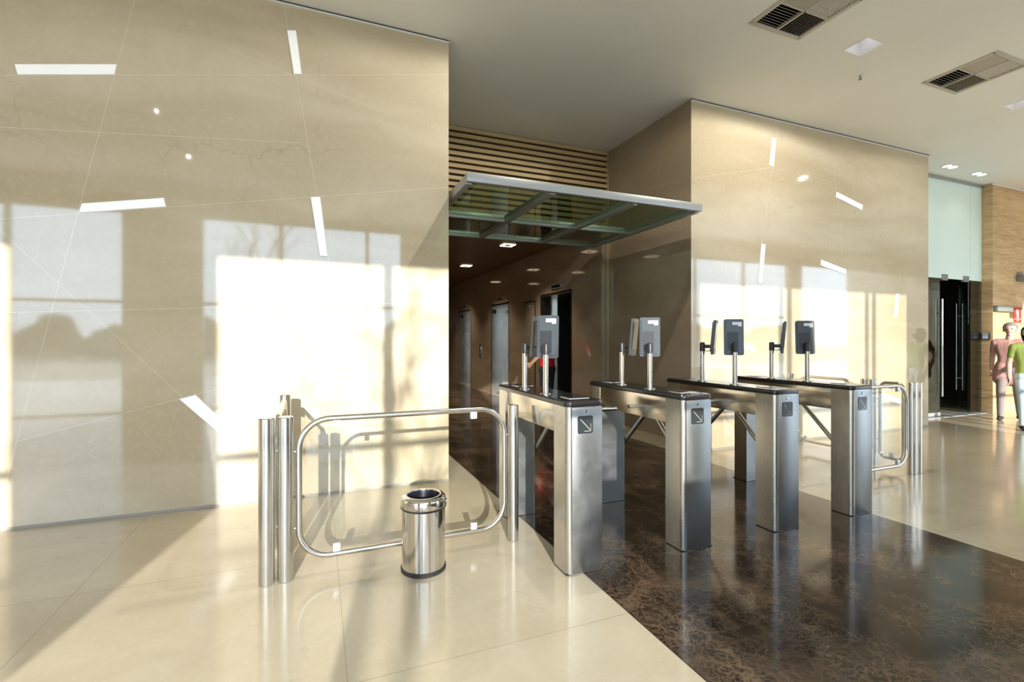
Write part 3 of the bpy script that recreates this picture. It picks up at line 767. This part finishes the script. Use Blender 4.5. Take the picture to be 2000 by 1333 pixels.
# ------------------------------------------------------------------ people
def skin_body(name, segs, mats, voxel=.0085):
    """segs: list of (p0, p1, r0, r1, material key); fused into one continuous surface"""
    mb = MB()
    for p0, p1, r0, r1, k in segs:
        p0, p1 = Vector(p0), Vector(p1); d = p1-p0; Ln = d.length
        if Ln < 1e-4: d = Vector((0,0,1)); 
        mt = Matrix.Translation(p0) @ d.to_track_quat('Z', 'Y').to_matrix().to_4x4()
        prof = [(r0*math.cos(a), -r0*math.sin(a)) for a in (R(80), R(55), R(28))] + [(r0, 0), (r1, Ln)] + [(r1*math.cos(a), Ln + r1*math.sin(a)) for a in (R(28), R(55), R(80))]
        mb.lathe(prof, 16, None, mt)
    o = mb.build(name + '_raw', None, None, True)
    md = o.modifiers.new('r', 'REMESH'); md.mode = 'VOXEL'; md.voxel_size = voxel
    sm = o.modifiers.new('s', 'SMOOTH'); sm.factor = .5; sm.iterations = 5
    dg = bpy.context.evaluated_depsgraph_get(); dg.update()
    me = bpy.data.meshes.new_from_object(o.evaluated_get(dg))
    bpy.data.objects.remove(o)
    keys = list(dict.fromkeys(s_[4] for s_ in segs)); me.materials.clear()
    for k in keys: me.materials.append(mats[k])
    P = [(Vector(a), Vector(b), r0, r1, keys.index(k)) for a, b, r0, r1, k in segs]
    for f in me.polygons:
        c = Vector(f.center); best = 9; bi = 0
        for a, b, r0, r1, k in P:
            d = b-a; t_ = 0 if d.length < 1e-5 else max(0, min(1, (c-a).dot(d)/d.dot(d)))
            e = (c-(a+d*t_)).length - (r0+(r1-r0)*t_)
            if e < best: best, bi = e, k
        f.material_index = bi
    me.shade_smooth()
    return me
M['skin'] = simple('skin', (.42,.24,.16), .55); M['skin_l'] = simple('light skin', (.55,.36,.27), .55)
M['hair'] = simple('dark hair', (.012,.009,.008), .5); M['hair_g'] = simple('greying hair', (.20,.18,.16), .6)
M['red_cloth'] = simple('red cotton', (.62,.012,.012), .8); M['navy'] = simple('dark navy trousers', (.010,.012,.020), .8)
M['green_cloth'] = simple('olive green cotton', (.20,.26,.055), .8); M['paleblue'] = simple('pale blue trousers', (.42,.52,.56), .8)
M['pink'] = simple('dusty pink cotton', (.46,.25,.22), .8); M['beige_cloth'] = simple('taupe trousers', (.24,.20,.18), .8); M['shoe'] = simple('dark shoes', (.03,.025,.022), .6)
M['eye'] = simple('dark eye', (.01,.01,.01), .2); M['lip'] = simple('lips', (.35,.13,.11), .5)
def hand(segs, w, d, side, k='skin'):
    """five fingers at wrist w, hand pointing along d; side = unit vector from little finger to thumb"""
    w, d, side = Vector(w), Vector(d).normalized(), Vector(side).normalized()
    nrm = d.cross(side).normalized()
    kn = w + d*.085
    for o_ in (-.026, -.009, .009, .026): segs.append((w + side*o_*.55, kn + side*o_, .019, .012, k))
    for o_, L_ in ((-.028, .055), (-.0095, .070), (.0095, .076), (.028, .068)):
        a = kn + side*o_; b = a + d*L_*.55 + nrm*L_*.12; c = b + d*L_*.38 + nrm*L_*.24
        segs.append((a, b, .0095, .0085, k)); segs.append((b, c, .0085, .0075, k))
    a = w + d*.025 + side*.024; b = a + d*.032 + side*.030; c = b + d*.034 + side*.008
    segs.append((a, b, .0125, .011, k)); segs.append((b, c, .011, .009, k))
def person(label, loc, rz, hgt, top, bottom, skin, hair, arms, legs, long_hair=False, longtop=0.0):
    s_ = hgt/1.72
    t = thing('person', label, 'person', loc, rz)
    g = []
    hip, chest, neck = (0,0,.93), (0,-.005,1.30), (0,-.015,1.46)
    # torso
    for q in range(7):
        u = (q-3)/3.0
        g += [((u*.078,0,.95),(u*.072,.002,1.10),.104-.012*abs(u),.100-.012*abs(u),'top'), ((u*.072,.002,1.10),(u*.115,-.002,1.31),.100-.012*abs(u),.108-.022*abs(u),'top')]
    g += [
          ((-.15,-.01,1.385),(.15,-.01,1.385),.062,.062,'top'), ((0,-.012,1.40),(0,-.005,1.50),.060,.052,'skin'),
          ((-.075,.0,.87),(.075,.0,.87),.115,.115,'bottom')]
    if longtop: g += [((-.09,0,.95),(-.11,0,.95-longtop),.11,.12,'top'), ((.09,0,.95),(.11,0,.95-longtop),.11,.12,'top'), ((0,.02,.95),(0,.02,.95-longtop),.12,.13,'top')]
    # head: cranium, face, jaw, nose, ears (facing -Y)
    g += [((0,.022,1.625),(0,.012,1.640),.088,.086,'skin'), ((0,-.030,1.600),(0,-.034,1.565),.066,.055,'skin'), ((0,-.052,1.540),(0,-.058,1.530),.036,.032,'skin'),
          ((0,-.098,1.610),(0,-.112,1.583),.010,.015,'skin'), ((-.082,.012,1.605),(-.084,.018,1.575),.016,.012,'skin'), ((.082,.012,1.605),(.084,.018,1.575),.016,.012,'skin')]
    for sgn in (-1, 1):
        el, wr = arms[0 if sgn < 0 else 1]
        sh = Vector((sgn*.185, -.01, 1.375)); el = Vector(el); wr = Vector(wr)
        mid = sh + (el-sh)*.55
        g += [(sh, mid, .062, .054, 'top'), (mid, el, .046, .041, 'skin'), (el, wr, .041, .028, 'skin')]
        dd = (wr-el).normalized()
        sd = Vector((0,-1,0)); sd = (sd - dd*sd.dot(dd)).normalized() if abs(sd.dot(dd)) < .95 else Vector((-sgn,0,0))
        hand(g, wr, dd, sd)
        kn, an = legs[0 if sgn < 0 else 1]
        hp = Vector((sgn*.092, 0, .88)); kn = Vector(kn); an = Vector(an)
        g += [(hp, kn, .088, .062, 'bottom'), (kn, an, .060, .046, 'bottom'), (an + Vector((0,.03,-.035)), an + Vector((0,-.13,-.048)), .042, .034, 'shoe'), (an, an + Vector((0,.02,-.03)), .045, .045, 'shoe')]
    g = [(Vector(a)*s_, Vector(b)*s_, r0*s_, r1*s_, k) for a, b, r0, r1, k in g]
    me = skin_body('body', g, {'top': M[top], 'bottom': M[bottom], 'skin': M[skin], 'shoe': M['shoe']})
    o = bpy.data.objects.new('body', me); COL.objects.link(o); o.parent = t
    zmin = min(v.co.z for v in me.vertices); o.location.z = -zmin
    # hair: shell over the cranium
    h = MB(); bmesh.ops.create_uvsphere(h.bm, u_segments=64, v_segments=44, radius=1)
    for v in list(h.bm.verts):
        c = v.co.copy()
        if c.y < -.35 and c.z < .42 - .2*abs(c.x): h.bm.verts.remove(v); continue
        if not long_hair and c.z < -.55: h.bm.verts.remove(v); continue
        k = 1 + (.10*max(0, -c.z) if long_hair else 0)
        v.co = Vector((c.x*.097*k, .022 + c.y*.102, 1.640 + (c.z*.097 if c.z > 0 or not long_hair else c.z*.22)))*s_
    ho = h.build('hair', M[hair], t); ho.location.z = -zmin
    sd = ho.modifiers.new('thick', 'SOLIDIFY'); sd.thickness = .012; sd.offset = -1
    for sgn in (-1, 1):
        e = MB().lathe([(.001,-.009),(.008,-.004),(.009,0),(.008,.004),(.001,.009)], 12, mat=Matrix.Translation(Vector((sgn*.033, -.086, 1.618))*s_)).build('eye', M['eye'], t); e.location.z = -zmin
    lp = MB().tube([Vector(p)*s_ for p in ((-.024,-.078,1.548),(-.010,-.090,1.551),(.010,-.090,1.551),(.024,-.078,1.548))], .006, 8).build('mouth', M['lip'], t); lp.location.z = -zmin
    return t
relaxed = (((-.235,.02,1.10),(-.245,-.05,.86)), ((.235,.02,1.10),(.245,-.05,.86)))
stride = (((-.10,-.12,.49),(-.10,-.16,.085)), ((.10,-.02,.48),(.10,.20,.10)))
stand = (((-.105,-.01,.49),(-.11,.02,.085)), ((.105,-.02,.49),(.12,.0,.085)))
# man in red in front of the open lift, back to the hall
person('person in a red top and dark trousers before the open lift', (3.80, 7.72, .0025), R(205), 1.66, 'red_cloth', 'navy', 'skin', 'hair',
       (((-.285,.0,1.13),(-.26,-.20,1.02)), ((.285,.02,1.12),(.25,-.18,.98))), stand)
person('person walking in a dusty pink top before the timber wall', (10.98, 4.42, 0), R(-75), 1.66, 'pink', 'beige_cloth', 'skin_l', 'hair_g',
       (((-.24,.12,1.12),(-.235,.02,.90)), ((.24,-.10,1.12),(.235,-.28,.96))), stride, longtop=.22)
person('person in olive green top and pale blue trousers at the right edge', (10.09, 3.84, 0), R(-60), 1.58, 'green_cloth', 'paleblue', 'skin_l', 'hair',
       relaxed, stride, long_hair=True)

# ------------------------------------------------------------------ tree outside whose branches dapple the sun patch
tr = thing('bare_tree', 'small leafless tree standing outside the front windows', 'tree', (-2.05, -9.0, -.12))
tb = MB(); rt_ = random.Random(11)
def branch(p, d, ln, r, depth):
    q = p + d*ln; tb.cyl(p, q, r, 7, r1=r*.62)
    if depth == 0: return
    for _ in range(3):
        nd = (d + Vector((rt_.uniform(-.8,.8), rt_.uniform(-.8,.8), rt_.uniform(-.1,.6)))).normalized()
        branch(p + d*ln*rt_.uniform(.6, 1), nd, ln*rt_.uniform(.6, .8), r*.55, depth-1)
branch(Vector((0,0,0)), Vector((0,0,1)), 2.5, .07, 4)
tb.build('trunk', M['bark'], tr)

# ------------------------------------------------------------------ light
sun = bpy.data.lights.new('sun', 'SUN'); sun.energy = 16.0; sun.angle = R(.55); sun.color = (1.0, .96, .90)
so = bpy.data.objects.new('sun', sun); COL.objects.link(so)
so.rotation_euler = Vector((.2, .98, -.2557)).to_track_quat('-Z', 'Y').to_euler()
w = bpy.data.worlds.new('world'); S.world = w; w.use_nodes = True
nt = w.node_tree; nt.nodes.clear()
ow = nt.nodes.new('ShaderNodeOutputWorld'); bg = nt.nodes.new('ShaderNodeBackground')
tc = nt.nodes.new('ShaderNodeTexCoord'); sx = nt.nodes.new('ShaderNodeSeparateXYZ'); cr = nt.nodes.new('ShaderNodeValToRGB')
nt.links.new(tc.outputs['Generated'], sx.inputs[0]); nt.links.new(sx.outputs[2], cr.inputs[0])
cr.color_ramp.elements[0].position = 0; cr.color_ramp.elements[0].color = (.66, .82, 1.0, 1)
cr.color_ramp.elements[1].position = .7; cr.color_ramp.elements[1].color = (.52, .72, 1.0, 1)
nt.links.new(cr.outputs[0], bg.inputs[0]); bg.inputs[1].default_value = 10.0; nt.links.new(bg.outputs[0], ow.inputs[0])
def spot(name, loc, e, size=.12, col=(1,.85,.66), blend=.6, ang=110):
    l = bpy.data.lights.new(name, 'SPOT'); l.energy = e; l.shadow_soft_size = size; l.color = col; l.spot_size = R(ang); l.spot_blend = blend
    o = bpy.data.objects.new(name, l); COL.objects.link(o); o.location = loc; return o
for y in (8.15, 10.80, 13.52):
    for x in (3.21, 1.95): spot('downlight_beam', (x, y, LC-.03), 220)
for x, y, e in ((5.03, 3.12, 230), (8.06, 3.12, 45), (2.0, 3.12, 200), (-1.9, 1.82, 2), (-1.9, .18, 2)): spot('recess_beam', (x, y, CZ-.02), e, size=.010, col=(1,.97,.90), ang=177, blend=.15)  # the beam over the first turnstiles is added fill
spot('twin_beam', (9.85, 4.72, CZ-.03), 8, col=(.9,.92,1)); spot('twin_beam', (10.77, 4.74, CZ-.03), 8, col=(.9,.92,1))

# ------------------------------------------------------------------ camera
cam = bpy.data.cameras.new('camera'); co = bpy.data.objects.new('camera', cam); COL.objects.link(co)
cam.sensor_width = 36; cam.sensor_fit = 'HORIZONTAL'; cam.lens = 36*937/2000
cam.shift_y = -.00175; cam.clip_start = .05; cam.clip_end = 400
co.location = (0, 0, 1.38); co.rotation_euler = (R(90), 0, R(-22)); S.camera = co
S.view_settings.view_transform = 'Standard'; S.view_settings.look = 'None'; S.view_settings.gamma = 1; S.view_settings.exposure = -0.76
S.view_settings.use_curve_mapping = False
S.cycles.max_bounces = 10; S.cycles.diffuse_bounces = 6; S.cycles.glossy_bounces = 5; S.cycles.transparent_max_bounces = 16
S.cycles.use_denoising = True; S.cycles.sample_clamp_indirect = 6; S.cycles.caustics_reflective = False; S.cycles.caustics_refractive = False
